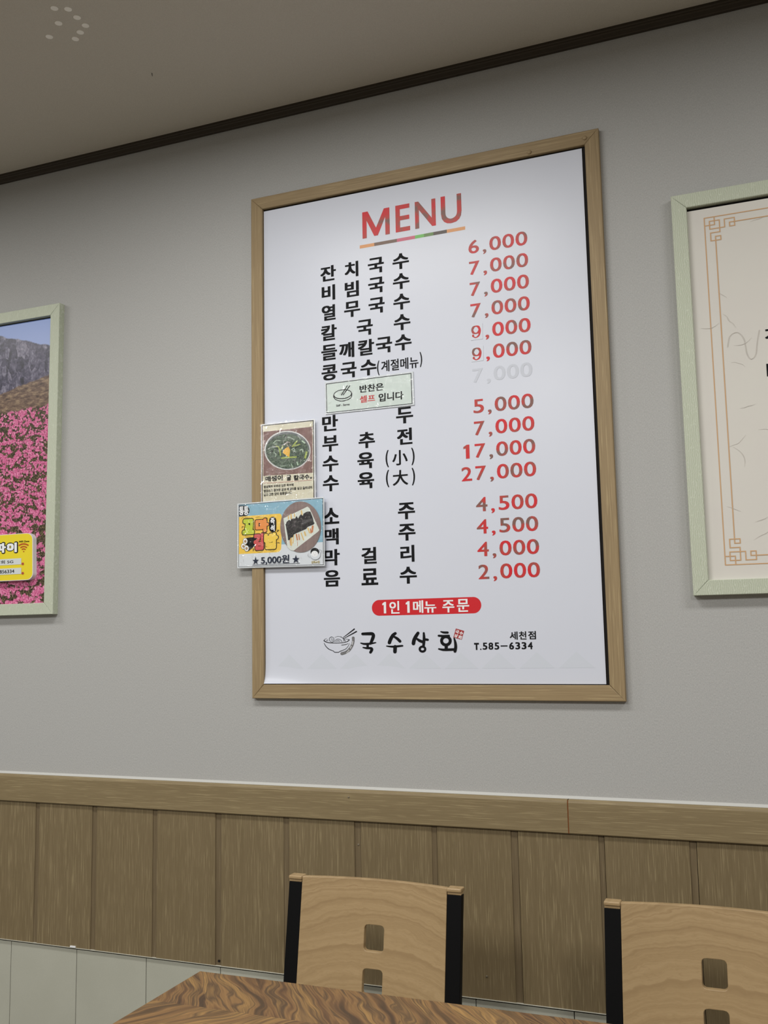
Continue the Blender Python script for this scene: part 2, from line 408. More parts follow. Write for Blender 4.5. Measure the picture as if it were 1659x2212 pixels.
# ================================================================== the room
XL, XR, YF = -4.2, 3.2, -5.2
wall = box('wall_back', XL, XR, 0, .12, 0, CEIL, M['wall'], kind='structure')
box('wall_left', XL - .12, XL, YF, 0, 0, CEIL, M['room'], kind='structure')
box('wall_right', XR, XR + .12, YF, 0, 0, CEIL, M['room'], kind='structure')
box('wall_front', XL, XR, YF - .12, YF, 0, CEIL, M['room'], kind='structure')
box('floor', XL, XR, YF, 0, -.1, 0, M['floor'], kind='structure')
ceil = box('ceiling', XL, XR, YF, 0, CEIL, CEIL + .1, M['ceiling'], kind='structure')
mesh('crack', [(-1.3645, -.2863, CEIL - .0008), (-1.3630, -.2857, CEIL - .0008), (-1.3703, -.2732, CEIL - .0008), (-1.3714, -.2737, CEIL - .0008)], [[0, 1, 2, 3]], M['dark'], ceil)

for lx in (-2.9, -1.05, .95):                     # flat lamp housings fixed to the ceiling
    box('lamp_housing', lx - .47, lx + .47, -1.125, -.835, CEIL - .05, CEIL, M['white'], ceil)
    box('lamp_housing', lx - .145, lx + .145, -3.52, -2.58, CEIL - .05, CEIL, M['white'], ceil)
# dark moulding where wall and ceiling meet
zt = CEIL
extrude_x('trim_1', [(0, zt), (-.0175, zt), (-.0175, zt - .006), (-.0150, zt - .0085), (-.0150, zt - .011), (-.0122, zt - .0135), (-.0105, zt - .0215), (-.0085, H_(1.3737)), (0, H_(1.3737))],
          XL, XR, M['brown'], kind='structure')
# oak-look chair rail in two lengths
rail = thing('trim_2', kind='structure', loc=(-1, 0, H_(-.4445)))
def rail_profile(): return [(0, H_(-.3722)), (-.0135, H_(-.3725)), (-.0165, H_(-.3745)), (-.0180, H_(-.3790)), (-.0180, H_(-.4425)), (-.0165, H_(-.4445)), (0, H_(-.4445))]
extrude_x('rail_board', rail_profile(), XL, -.4511, M['rail'], rail, origin=(-2, 0, H_(-.41)))
extrude_x('rail_board', rail_profile(), -.4486, XR, M['rail'], rail, origin=(0.3, 0, H_(-.41)))
box('joint_filler', -.4511, -.4486, -.0172, 0, H_(-.4440), H_(-.3745), fm('reddish_brown_filler', 122, 72, 36), rail)
extrude_x('sealant_bead', [(0, H_(-.3665)), (-.0022, H_(-.3690)), (-.0050, H_(-.3722)), (0, H_(-.3722))], XL, XR, M['caulk'], rail)
dome('nail', -.9732, -.018, H_(-.3895), .0022, .0012, M['nail'], rail)
# upright planks below the rail: proud face, sunken lip along the right edge
PW = .19053
for k in range(-8, 18):
    x0 = -1.9001 + PW * k; x1 = x0 + PW
    random.seed(k + 50); lip = .0125 + random.uniform(-.0015, .0025); e = random.uniform(-.0008, .0008)
    pk = extrude_z('plank', [(x0 + .0006, 0), (x0 + .0006, -.0092), (x0 + .0016, -.0102 + e), (x1 - lip - .0012, -.0100 + e), (x1 - lip, -.0078), (x1 - .0006, -.0074), (x1 - .0006, 0)],
              H_(-.8115), H_(-.4445), M['plank'], wall, origin=(x0, 0, H_(-.8)))
    pk.data.materials.append(M['lip'])
    for p in pk.data.polygons:
        if p.center.x + x0 > x1 - lip - .0014 and abs(p.normal.z) < .5: p.material_index = 1
for x, y, z in ((-.9540, -.0075, -.4998), (-.6473, -.0101, -.7634)): dome('nail', x, y, H_(z), .0024, .0014, M['nail'], wall)
box('plug', -1.3362, -1.3318, -.0115, -.0074, H_(-.8030), H_(-.7985), M['dark'], wall)
box('tab', -1.786, -1.769, -.0135, -.0095, H_(-.8108), H_(-.8072), M['white'], wall)
# metal strip under the planks
strip = thing('trim_3', kind='structure', loc=(-1, 0, H_(-.8150)))
box('strip_lip', XL, XR, -.0122, 0, H_(-.8128), H_(-.8116), M['alu'], strip)
box('shadow_gap', XL, XR, -.0020, 0, H_(-.8170), H_(-.8128), M['dark'], strip)
# tall pale tiles down to the floor
box('tile_bed', XL, XR, -.0022, 0, 0, H_(-.8170), M['grout'], wall)
TW = .21888
for k in range(-10, 24):
    x0 = -1.9885 + TW * k + .0009; x1 = x0 + TW - .0018
    box('tile', x0, x1, -.0062, 0, .003, H_(-.8172), M['tile'], wall, origin=(x0, 0, .2), bevel=.0007)

# ================================================================== menu board
def frame_members(parent, x0, x1, z0, z1, wd, wb, yb, yf, mx, mz, bev=.0012, name='frame_rail'):
    """four mitred boards; wd side/top width, wb bottom width"""
    xi0, xi1, zi0, zi1 = x0 + wd, x1 - wd, z0 + wb, z1 - wd
    quads = [([(x0, z1), (x1, z1), (xi1, zi1), (xi0, zi1)], mx), ([(x0, z0), (xi0, zi0), (xi1, zi0), (x1, z0)], mx),
             ([(x0, z0), (x0, z1), (xi0, zi1), (xi0, zi0)], mz), ([(x1, z0), (xi1, zi0), (xi1, zi1), (x1, z1)], mz)]
    for q, m in quads:
        cx = sum(a for a, b in q) / 4; cz = sum(b for a, b in q) / 4
        q = [(cx + (a - cx) * (1 - .0002 / max(.01, abs(a - cx))), cz + (b - cz) * (1 - .0002 / max(.01, abs(b - cz)))) for a, b in q]
        V = [(a, yb, b) for a, b in q] + [(a, yf + bev, b) for a, b in q]
        r = [(a + (bev if a < cx else -bev) * (1 if abs(a - cx) > .001 else 0), b + (bev if b < cz else -bev)) for a, b in q]
        V += [(a, yf, b) for a, b in r]
        F = [[0, 1, 2, 3], [8, 9, 10, 11]] + [[k, (k + 1) % 4, 4 + (k + 1) % 4, 4 + k] for k in range(4)] + [[4 + k, 4 + (k + 1) % 4, 8 + (k + 1) % 4, 8 + k] for k in range(4)]
        mesh(name, V, F, m, parent, origin=(cx, yb, cz))
board = thing('menu_board', 'large wooden-framed white menu board with red prices, in the middle of the grey wall', 'menu board', (-.776, 0, H_(-.161)))
frame_members(board, -1.2368, -.3146, H_(-.1604), H_(1.1560), .0335, .0350, 0, -.014, M['framex'], M['framez'])
box('backing_board', -1.2040, -.3475, -.0030, -.0002, H_(-.128), H_(1.124), M['dark'], board)
for x, z in ((-.4789, 1.1301), (-.3469, 1.1376)): dome('screw_cap', x, -.014, H_(z), .0050, .0032, M['framex'], board)
# paper sheet, lower left corner curling out
PX0, PX1, PZ0, PZ1 = -1.2022, -.3562, -.1235, 1.1182
NX, NZ = 44, 90; V = []; F = []
for j in range(NZ + 1):
    for i in range(NX + 1):
        x = PX0 + (PX1 - PX0) * i / NX; fz = (j / NZ) ** 1.6; z = PZ0 + (PZ1 - PZ0) * fz
        cu = .0075 * math.exp(-((x - PX0) / .11) ** 2) * math.exp(-(z - PZ0) / .012)
        cu += .0030 * math.exp(-((x - PX0 - .30) / .10) ** 2) * math.exp(-(z - PZ0) / .016)
        V.append((x - cu * .3, -.0056 - cu, H_(z)))
for j in range(NZ):
    for i in range(NX): a = j * (NX + 1) + i; F.append([a, a + 1, a + NX + 2, a + NX + 1])
sheet = mesh('poster_sheet', V, F, M['paper'], board, smooth=True, origin=(-.779, -.0056, H_(.5)), recalc=False)
for p in sheet.data.polygons: pass
PY = -.0060
faint = fm('faint_grey_print', 207, 212, 222)
def P2(pts, mat, name, label=None, d=0): return mesh(name, [(x, PY + .0002 - d, H_(z)) for x, z in pts], [list(range(len(pts)))], mat, sheet, label=label, recalc=False)
V = []; F = []
for k in range(9):
    xc = -1.135 + k * .0895
    for (zb, h, w_) in ((-.088, .036, .040),):
        b = len(V); V += [(xc - w_, PY + .0002, H_(zb)), (xc + w_, PY + .0002, H_(zb)), (xc, PY + .0002, H_(zb + h))]; F.append([b, b + 1, b + 2])
mesh('faint_pattern', V, F, faint, sheet, recalc=False, kind='stuff')
# title
text_xz('title_text', [('M', -.8806, H_(1.0284), .0745, .0702), ('E', -.8080, H_(1.0290), .0385, .0702), ('N', -.7480, H_(1.0291), .0542, .0702), ('U', -.6806, H_(1.0288), .0530, .0722)], PY, M['red'], sheet, bx=.018, bz=.012)
cols = [(222, 160, 108), (122, 100, 88), (205, 108, 128), (120, 190, 100), (112, 142, 88), (92, 82, 76), (222, 160, 108)]
xs = [-.9261, -.8862, -.8250, -.7766, -.7527, -.7280, -.6932, -.6462]
for i, c in enumerate(cols):
    P2([(xs[i], .9685 + .0002 * i), (xs[i + 1], .9685 + .0002 * (i + 1)), (xs[i + 1], .9770 + .0002 * (i + 1)), (xs[i], .9770 + .0002 * i)], fm('bar_print_%d%d%d' % c, *c), 'underline_block')
# dish names
c1, c2, c3, c4 = -1.0155, -.950, -.883, -.8158
rows = [(.9175, [('잔', c1), ('치', c2), ('국', c3), ('수', c4)]), (.8658, [('비', c1), ('빔', c2), ('국', c3), ('수', c4)]), (.8130, [('열', c1), ('무', c2), ('국', c3), ('수', c4)]),
        (.7603, [('칼', c1), ('국', -.916), ('수', c4)]), (.7085, [('들', c1), ('깨', -.9665), ('칼', -.9135), ('국', -.8650), ('수', -.8140)]), (.6560, [('콩', c1), ('국', -.9620), ('수', -.9080)]),
        (.5250, [('만', c1), ('두', -.8145)]), (.4725, [('부', c1), ('추', -.9160), ('전', -.8155)]), (.4215, [('수', c1), ('육', -.9200)]), (.3715, [('수', c1), ('육', -.9200)]),
        (.2890, [('소', c1), ('주', -.8150)]), (.2372, [('맥', c1), ('주', -.8150)]), (.1855, [('막', c1), ('걸', -.9150), ('리', -.8150)]), (.1335, [('음', c1), ('료', -.9140), ('수', -.8140)])]
narrow = {'치': .038, '비': .038, '리': .036, '빔': .039, '깨': .0415, '열': .039, '전': .040, '걸': .040, '맥': .040, '두': .0445, '국': .0435}
for z, it in rows:
    text_xz('dish_name_text', [(s, x, H_(z), narrow.get(s, .0440), .0405) for s, x in it], PY, M['ink'], sheet, bx=.036, bz=.020)
text_xz('season_note_text', [('(', -.8815, H_(.6515), .0062, .038), ('계절메뉴', -.8245, H_(.6545), .0985, .0290), (')', -.7685, H_(.6595), .0062, .038)], PY, M['ink'], sheet, bx=.020, bz=.012)
for z, s in ((.4210, '小'), (.3715, '大')):
    text_xz('size_text', [('(', -.8625, H_(z), .0082, .0430), (s, -.8290, H_(z), .0400, .0375), (')', -.7950, H_(z), .0082, .0430)], PY, M['ink'], sheet, bx=.018, bz=.012)
# prices
DW = {'0': .0286, '7': .0258, '6': .0262, '5': .0258, '4': .0275, '2': .0258, '1': .0150}
XO = [0, -.0322, -.0645, -.0912, -.1182, -.1525]
prices = [(.9231, '6,000'), (.8696, '7,000'), (.8167, '7,000'), (.7633, '7,000'), (.7103, '9,000'), (.6569, '9,000'), (.6028, '7,000'), (.5280, '5,000'), (.4744, '7,000'), (.4206, '17,000'), (.3671, '27,000'),
          (.2927, '4,500'), (.2401, '4,500'), (.1871, '4,000'), (.1340, '2,000')]
for z, s in prices:
    it = []
    for k, ch in enumerate(reversed(s)):
        x = -.5081 + XO[k]
        if ch == ',': it.append((',', x, H_(z - .0168), .0088, .0115))
        elif ch != '9': it.append((ch, x + (.0 if ch != '1' else .001), H_(z), DW[ch], .0345 if ch == '0' else .0335))
    g = z == .6028
    text_xz('price_text', it, PY, fm('ghost_print', 200, 204, 214) if g else M['red'], sheet, bx=.013, bz=.008, label='faint erased price' if g else None)
# the two corrected nines: serif numerals pasted on small paper squares
for zc, z0, z1 in ((.7101, .6902, .7290), (.6554, .6370, .6737)):
    pa = mesh('paper_patch', [(-.6400, PY - .0003, H_(z0)), (-.6108, PY - .0003, H_(z0 + .0004)), (-.6100, PY - .0003, H_(z1)), (-.6395, PY - .0003, H_(z1))] +
              [(-.6400, -.0058, H_(z0)), (-.6108, -.0058, H_(z0)), (-.6100, -.0058, H_(z1)), (-.6395, -.0058, H_(z1))],
              [[0, 1, 2, 3], [0, 4, 5, 1], [1, 5, 6, 2], [2, 6, 7, 3], [3, 7, 4, 0]], fm('pasted_paper', 213, 217, 227), sheet)
    A = Art((-.6270 - .012, zc + .0153), (.00024, 0), (0, -.000306), PY - .0004, 1e-5)
    up_ = [(50 + 37 * math.cos(a), 34 - 29 * math.sin(a)) for a in [math.radians(t) for t in range(0, 361, 20)]]
    A.strokes('price_text', [(up_, [22 if abs(math.cos(math.radians(t))) > .6 else 9 + 13 * abs(math.cos(math.radians(t))) for t in range(0, 361, 20)]),
                             ([(88, 30), (90, 50), (78, 82), (46, 96), (18, 84)], [22, 21, 16, 8, 12]), ([(19, 79), (20, 80)], 22)], M['red'], sheet)
# red pill and line of instruction
pz, pr, px0, px1 = .0575, .0190, -.9099, -.6349
pill = [(px1 - pr + pr * math.cos(a), pz + pr * math.sin(a)) for a in [math.radians(t) for t in range(-90, 91, 10)]] + [(px0 + pr + pr * math.cos(a), pz + pr * math.sin(a)) for a in [math.radians(t) for t in range(90, 271, 10)]]
P2(pill, fm('red_banner_print', 205, 38, 46), 'banner')
text_xz('banner_text', [('1', -.8775, H_(pz), .0098, .0275), ('인', -.8510, H_(pz), .0260, .0300), ('1', -.8170, H_(pz), .0098, .0275), ('메', -.7905, H_(pz), .0260, .0300), ('뉴', -.7600, H_(pz - .0015), .0300, .0270),
                        ('주', -.7150, H_(pz - .001), .0295, .0290), ('문', -.6790, H_(pz), .0300, .0300)], PY - .0002, M['white'], sheet, bx=.026, bz=.016)
text_xz('branch_text', [('세', -.5605, H_(-.0145), .0185, .0185), ('천', -.5395, H_(-.0143), .0175, .0185), ('점', -.5178, H_(-.0141), .0180, .0185)], PY, M['ink'], sheet, bx=.022, bz=.018)
text_xz('phone_text', [('T', -.6492, H_(-.0378), .0118, .0162)], PY, M['ink'], sheet, bx=.06, bz=.05)
text_xz('phone_text', [('.', -.6393, H_(-.0445), .0032, .0030)] +
        [(ch, x, H_(-.0375 if ch != '-' else -.0375), .0112 if ch != '-' else .0165, .0162 if ch != '-' else .0026) for ch, x in zip('585-6334', (-.6290, -.6150, -.6008, -.5838, -.5662, -.5518, -.5372, -.5228))][:8] , PY, M['ink'], sheet, bx=.030, bz=.020)
# brushed shop name with noodle bowl and seal
A = Art((-1.05016111, 0.03009444), (0.00011827, -1.63e-06), (-1.79e-06, -0.00010758), PY, 2e-5)
A.strokes('shop_name_text', [([(975, 305), (1100, 302), (1190, 305), (1215, 350), (1190, 430), (1150, 520)], [62, 70, 74, 74, 72, 55]), ([(935, 510), (1010, 528), (1120, 525), (1265, 500)], [26, 44, 48, 26]), ([(1087, 535), (1087, 610)], 54),
          ([(985, 608), (1060, 622), (1160, 625), (1180, 655), (1150, 715)], [28, 44, 56, 64, 60]),
          ([(1695, 295), (1640, 340), (1590, 430), (1565, 500)], [62, 72, 76, 76]), ([(1670, 370), (1735, 410), (1795, 470)], [44, 60, 64]), ([(1505, 575), (1620, 588), (1740, 580), (1848, 568)], [24, 42, 46, 38]), ([(1690, 590), (1685, 700)], [80, 78])], M['ink'], sheet)
A.strokes('bowl_drawing', [([(100, 455), (180, 495), (385, 510), (590, 490), (675, 440), (640, 425), (585, 418)], [20, 16, 13, 13, 16, 8, 6]), ([(100, 455), (120, 425), (165, 407)], [14, 8, 4]),
          ([(105, 515), (150, 590), (220, 650), (320, 690)], [10, 15, 15, 12]), ([(320, 690), (345, 715), (430, 716), (470, 695)], [12, 14, 14, 10]), ([(470, 695), (590, 645), (650, 580), (680, 515)], [12, 10, 8, 6]), ([(500, 557), (580, 545), (650, 522)], [10, 12, 8]),
          ([(275, 370), (225, 400), (230, 450), (275, 488), (320, 470), (328, 410), (300, 378), (262, 369)], 9), ([(270, 400), (265, 430), (290, 455), (305, 430), (290, 405)], 6),
          ([(345, 385), (420, 357), (500, 375), (545, 420), (550, 470)], [4, 6, 8, 9, 8]), ([(480, 372), (550, 405), (585, 465)], [4, 10, 14]), ([(335, 485), (380, 430), (440, 420), (490, 445), (512, 480)], [6, 7, 7, 9, 10]),
          ([(365, 485), (400, 452), (440, 450), (472, 478)], 6), ([(400, 480), (425, 468), (450, 482)], 5), ([(150, 460), (185, 430)], 6), ([(165, 465), (200, 445)], 5),
          ([(545, 380), (790, 195)], [10, 26]), ([(562, 402), (838, 250)], [10, 26])], M['ink'], sheet)
A.strokes('ribbon_drawing', [([(765, 385), (765, 470), (735, 570), (670, 665), (590, 720), (500, 750)], [64, 58, 62, 64, 62, 70])], fm('grey_ribbon_print', 120, 120, 122), sheet, cap=False)
A.strokes('ribbon_mark', [([(752 - k * 6 - k * k * .95, 470 + k * 28), (762 - k * 6 - k * k * .95, 488 + k * 28)], 13) for k in range(0, 10, 1) if k not in (3, 6)], M['white'], sheet)
B = Art((-0.85352222, 0.02591111), (0.00011136, -1.59e-06), (-2.75e-06, -0.0001044), PY, 2e-5)
ell = lambda u, v, a, b, n=16, r=0: [(u + a * math.cos(t) * math.cos(r) - b * math.sin(t) * math.sin(r), v + a * math.cos(t) * math.sin(r) + b * math.sin(t) * math.cos(r)) for t in [2 * math.pi * k / n for k in range(n + 1)]]
B.strokes('shop_name_text', [([(555, 285), (500, 370), (465, 450), (452, 520)], [70, 80, 84, 84]), ([(520, 405), (590, 455), (680, 490)], [40, 64, 60]), ([(685, 285), (692, 380), (690, 470), (680, 570)], [46, 60, 64, 60]), ([(720, 428), (775, 436)], 52), (ell(657, 645, 62, 55), 50),
          ([(1068, 255), (1130, 272), (1218, 275)], [26, 46, 50]), ([(1020, 345), (1120, 352), (1245, 348)], [46, 50, 52]), (ell(1180, 458, 96, 92), 66), ([(1187, 560), (1187, 640)], 72), ([(1022, 640), (1120, 658), (1250, 655), (1370, 650)], [34, 52, 58, 56]),
          ([(1362, 400), (1388, 500), (1395, 600), (1380, 690)], [30, 56, 66, 66])], M['ink'], sheet)
B.poly('seal_stamp', [(1400, 185), (1582, 240), (1525, 435), (1345, 385)], fm('seal_red_print', 160, 52, 54), sheet)
for s, u, v in (('국', 1432, 262), ('수', 1518, 292), ('상', 1405, 345), ('회', 1490, 380)): B.text('seal_text', s, u - 38, u + 38, v - 40, v + 40, M['white'], sheet, bx=.03, bz=.03, rot=.27)

# ================================================================== three laminated cards
def film(art, parent, pts, extra=.0009):
    art.k += 2
    V = [art.p(*q) for q in pts]; mesh('laminate_sheet', V, [list(range(len(pts)))], M['film'], parent, recalc=False)
def slab(name, art, parent, pts, th, mat):
    n = len(pts); V = [art.p(*q) for q in pts]; V += [(x, y + th, z) for x, y, z in V]
    return mesh(name, V, [list(range(n)), list(range(2 * n - 1, n - 1, -1))] + [[k, n + k, n + (k + 1) % n, (k + 1) % n] for k in range(n)], mat, parent)
# --- self-serve sign
A = Art((-1.0348, 0.65006111), (0.0001576, -1.716e-05), (-2.72e-06, -0.00014876), -.0078, 4e-5)
sv = thing('self_serve_sign', 'small pale green laminated side-dish sign with bowl drawing, taped below the sixth dish', 'sign', A.p(800, 660))
slab('card', A, sv, [(45, 118), (1560, -55), (1578, 510), (62, 680)], .0010, fm('clear_film_edge', 214, 220, 224))
A.poly('border', [(66, 146), (1530, -28), (1546, 492), (82, 658)], M['ink'], sv)
A.poly('print_area', [(77, 157), (1519, -15), (1534, 482), (93, 646)], fm('pale_green_card_print', 207, 219, 214), sv)
A.strokes('bowl_drawing', [([(p[0], p[1]) for p in ell(363, 328, 155, 76, 24, -.12)], 13), ([(206, 345), (208, 385), (250, 425), (330, 447), (420, 435), (500, 395), (520, 350), (520, 305)], 14),
                           ([(208, 372), (260, 400), (340, 410), (440, 392), (515, 345)], 9), ([(442, 182), (342, 342)], 15), ([(486, 185), (372, 340)], 15)], M['ink'], sv)
A.text('caption_text', 'Self - Serve', 250, 485, 494, 534, M['ink'], sv, .03, .02)
A.text('sign_text', '반찬은', 655, 1065, 156, 282, M['ink'], sv, .03, .02)
A.text('sign_text', '셀프', 658, 922, 345, 465, fm('sign_red_print', 196, 72, 72), sv, .03, .02, label='red lettering')
A.text('sign_text', '입니다', 980, 1396, 297, 437, M['ink'], sv, .03, .02)
film(A, sv, [(45, 118), (1560, -55), (1578, 510), (62, 680)])
# --- noodle soup photo card
A = Art((-1.23849444, 0.58427778), (0.00012755, -1.085e-05), (-8.6e-07, -0.00011541), -.0150, 6e-5)
nc = thing('noodle_photo_card', 'laminated photo card of seaweed noodle soup, on the left edge of the menu board', 'card', A.p(840, 2160))
slab('card', A, nc, [(245, 378), (1452, 272), (1462, 2085), (252, 2165)], .0010, M['white'])
A.poly('border', [(262, 395), (1428, 293), (1440, 2060), (266, 2145)], M['ink'], nc)
A.poly('print_area', [(280, 412), (1410, 314), (1421, 2045), (284, 2128)], M['cream'], nc)
A.poly('photo_table', [(298, 545), (1400, 440), (1402, 1462), (298, 1545)], mk_photowood('printed_dark_table', rgb(100, 78, 76), rgb(146, 112, 104), .7), nc)
A.ell('photo_bowl', 840, 965, 520, 440, fm('printed_steel_rim', 196, 198, 194), nc, rot=.05)
A.ell('photo_bowl_inside', 845, 968, 495, 415, fm('printed_bowl_inside', 92, 98, 98), nc, rot=.05)
A.ell('photo_soup', 838, 985, 478, 385, M['soup'], nc, rot=.05)
A.strokes('photo_courgette', [([(720, 1140), (850, 1125), (1040, 1115)], 34), ([(600, 870), (650, 900), (680, 1010), (690, 1080)], 26), ([(1060, 760), (990, 840), (960, 880)], 30), ([(740, 870), (690, 960)], 24), ([(1000, 870), (1120, 830)], 22), ([(1270, 1010), (1240, 1130)], 40)], fm('printed_courgette', 150, 168, 76), nc)
A.strokes('photo_onion', [([(530, 800), (600, 740), (680, 750)], 14), ([(550, 820), (610, 830)], 12), ([(850, 680), (930, 690), (990, 730)], 12), ([(1130, 960), (1180, 950), (1190, 1000)], 18), ([(940, 950), (980, 920), (1010, 960), (980, 990)], 14), ([(540, 1020), (590, 1050), (570, 1110)], 12), ([(1060, 1230), (1080, 1290)], 26), ([(930, 1270), (960, 1340)], 14), ([(700, 1330), (790, 1310)], 10), ([(1180, 760), (1230, 800)], 34)], fm('printed_onion', 168, 190, 164), nc)
A.poly('photo_egg_strips', [(870, 880), (905, 960), (890, 1110), (850, 1100), (800, 1060), (740, 1020), (760, 960), (810, 920)], fm('printed_egg', 226, 180, 58), nc)
A.strokes('photo_egg_shreds', [([(870, 880), (780, 1020)], 5), ([(870, 880), (830, 1060)], 5), ([(872, 880), (866, 1090)], 5)], fm('printed_egg_shadow', 184, 130, 40), nc)
A.strokes('photo_garnish', [([(780, 840), (850, 780), (900, 800)], 20), ([(830, 830), (860, 870)], 18), ([(900, 840), (930, 870)], 16)], fm('printed_garnish', 148, 138, 128), nc)
A.text('headline_text', '매생이', 352, 738, 1535, 1655, M['ink'], nc, .035, .025)
A.text('headline_text', '굴', 828, 930, 1517, 1640, M['ink'], nc, .035, .025)
A.text('headline_text', '칼국수', 985, 1335, 1505, 1625, M['ink'], nc, .035, .025)
A.text('headline_text', '♥', 1345, 1390, 1555, 1600, M['ink'], nc, 0, 0)
A.strokes('underline', [([(300, 1706), (700, 1680), (1390, 1622)], 8)], fm('pink_line_print', 206, 150, 142), nc)
A.text('description_text', '정성들여 우려낸 깊은 육수에', 312, 980, 1730, 1792, M['ink'], nc, .02, .02)
A.text('description_text', '영양소가 풍부한 굴과 매생이를 넣고 끓여내어', 312, 1390, 1800, 1866, M['ink'], nc, .02, .02)
A.text('description_text', '깊고 진한 맛이 일품입니다.', 312, 950, 1905, 1970, M['ink'], nc, .02, .02)
film(A, nc, [(225, 350), (1490, 240), (1500, 2085), (240, 2165)])
# --- kimbap card
A = Art((-1.27838333, 0.35562778), (9.522e-05, -5.27e-06), (-5.6e-07, -8.51e-05), -.0172, 4e-5)
kc = thing('kimbap_card', 'laminated blue and yellow mini-roll price card, taped across the lower left of the menu frame', 'card', A.p(1320, 2170))
out = [(20, 232), (2620, 62), (2630, 2085), (25, 2195)]
slab('card', A, kc, out, .0010, fm('clear_film_edge', 214, 220, 224))
A.poly('border', [(58, 262), (2590, 96), (2598, 2058), (62, 2158)], M['ink'], kc)
A.poly('print_area', [(70, 276), (2574, 112), (2584, 2044), (74, 2146)], fm('pale_blue_white_print', 216, 222, 228), kc)
A.poly('blue_band', [(72, 276), (2574, 112), (2578, 1392), (74, 1548)], fm('sky_blue_print', 138, 180, 200), kc)
A.poly('yellow_square', [(74, 640), (200, 618), (1310, 545), (1362, 580), (1375, 640), (1335, 900), (1372, 1300), (1355, 1600), (1320, 1665), (1250, 1700), (76, 1768)], fm('yellow_print', 240, 200, 82), kc)
A.poly('badge', [(74, 292), (290, 288), (350, 330), (390, 390), (398, 450), (385, 520), (340, 585), (270, 618), (76, 622)], fm('dark_badge_print', 40, 40, 44), kc)
A.text('badge_text', '통', 78, 215, 320, 585, M['white'], kc, .045, .025); A.text('badge_text', '통', 222, 365, 310, 578, M['white'], kc, .045, .025)
BLK = M['ink']
def bubble(s, box_, col, key):
    u0, u1, v0, v1 = box_
    A.text('bubble_text_outline', s, u0 - 24, u1 + 24, v0 - 24, v1 + 24, BLK, kc, .13, .13)
    A.text('bubble_text', s, u0, u1, v0, v1, fm(key, *col), kc, .085, .085)
A.poly('roll_body', [(300, 1275), (620, 1240), (640, 1500), (520, 1560), (370, 1680), (330, 1600), (300, 1480)], BLK, kc)
bubble('꼬', (180, 545, 700, 1170), (192, 206, 66), 'lime_print'); bubble('마', (575, 985, 690, 1105), (232, 148, 76), 'orange_print')
bubble('김', (525, 830, 1135, 1640), (206, 88, 86), 'coral_print'); bubble('밥', (845, 1265, 1115, 1610), (238, 204, 84), 'light_yellow_print')
for u, v in ((215, 1525), (272, 1375), (315, 1592)):
    A.ell('roll_end', u, v, 76, 98, BLK, kc); A.ell('roll_rice', u, v, 66, 88, M['white'], kc); A.ell('roll_filling', u, v + 5, 38, 46, fm('filling_print', 190, 160, 130), kc); A.strokes('roll_mark', [([(u - 20, v), (u, v - 14), (u + 22, v)], 8), ([(u - 12, v + 25), (u + 14, v + 22)], 8)], BLK, kc)
A.strokes('tag_shape', [([(1108, 745), (1108, 1000)], 215)], BLK, kc)
A.text('tag_text', '즉', 1040, 1170, 672, 868, M['white'], kc, .05, .03); A.text('tag_text', '석', 1040, 1168, 885, 1075, M['white'], kc, .05, .03)
A.strokes('motion_marks', [([(170, 975), (185, 935), (220, 930)], 14), ([(1240, 1080), (1290, 1040)], 20), ([(1235, 1055), (1255, 1020)], 8), ([(1250, 1415), (1310, 1420)], 16), ([(500, 1605), (530, 1610), (515, 1665)], 16), ([(870, 1535), (940, 1535)], 7),
                             ([(150, 700), (200, 655), (380, 670)], 6), ([(590, 655), (760, 635), (800, 640)], 6), ([(900, 640), (960, 700)], 6), ([(210, 1100), (230, 1190), (330, 1235), (450, 1238)], 6), ([(600, 1670), (700, 1705), (810, 1670)], 6), ([(1010, 1640), (1100, 1670), (1200, 1600)], 6)], BLK, kc)
o = 1244
A.ell('photo_table', 688 + o, 945, 598, 758, mk_photowood('printed_grey_table', rgb(112, 94, 92), rgb(150, 132, 126), .05), kc)
A.poly('photo_plate', [(185 + o, 690), (900 + o, 345), (960 + o, 400), (1240 + o, 1040), (1200 + o, 1090), (490 + o, 1650), (400 + o, 1640), (300 + o, 1540)], fm('printed_plate', 214, 220, 212), kc)
yl, og = fm('printed_radish', 218, 186, 116), fm('printed_carrot', 196, 128, 86)
A.strokes('photo_radish', [([(410 + o, 575), (420 + o, 700)], 46), ([(335 + o, 620), (335 + o, 710)], 34), ([(510 + o, 560), (520 + o, 640)], 30), ([(720 + o, 470), (735 + o, 580)], 40), ([(410 + o, 1250), (420 + o, 1480)], 60), ([(495 + o, 1190), (470 + o, 1430)], 26), ([(710 + o, 1130), (780 + o, 1330)], 30), ([(910 + o, 990), (960 + o, 1120)], 40), ([(810 + o, 1100), (840 + o, 1200)], 44)], yl, kc)
A.strokes('photo_carrot', [([(370 + o, 1290), (395 + o, 1490)], 16), ([(570 + o, 1170), (600 + o, 1330)], 40), ([(640 + o, 1170), (660 + o, 1320)], 34), ([(600 + o, 1380), (600 + o, 1510)], 12), ([(1050 + o, 930), (1030 + o, 1090)], 56), ([(980 + o, 1000), (1000 + o, 1130)], 30)], og, kc)
A.poly('photo_seaweed', [(u + o, v) for u, v in ((245, 860), (300, 780), (360, 735), (400, 770), (420, 710), (500, 695), (530, 700), (575, 620), (625, 700), (650, 640), (705, 570), (760, 620), (780, 555), (880, 495), (980, 490), (1010, 560), (1060, 700), (1078, 790), (1105, 840), (1070, 880), (900, 950), (860, 1010), (560, 1140), (490, 1180), (470, 1250), (400, 1270), (380, 1330), (325, 1345), (310, 1200), (280, 1050), (262, 930))], M['laver'], kc)
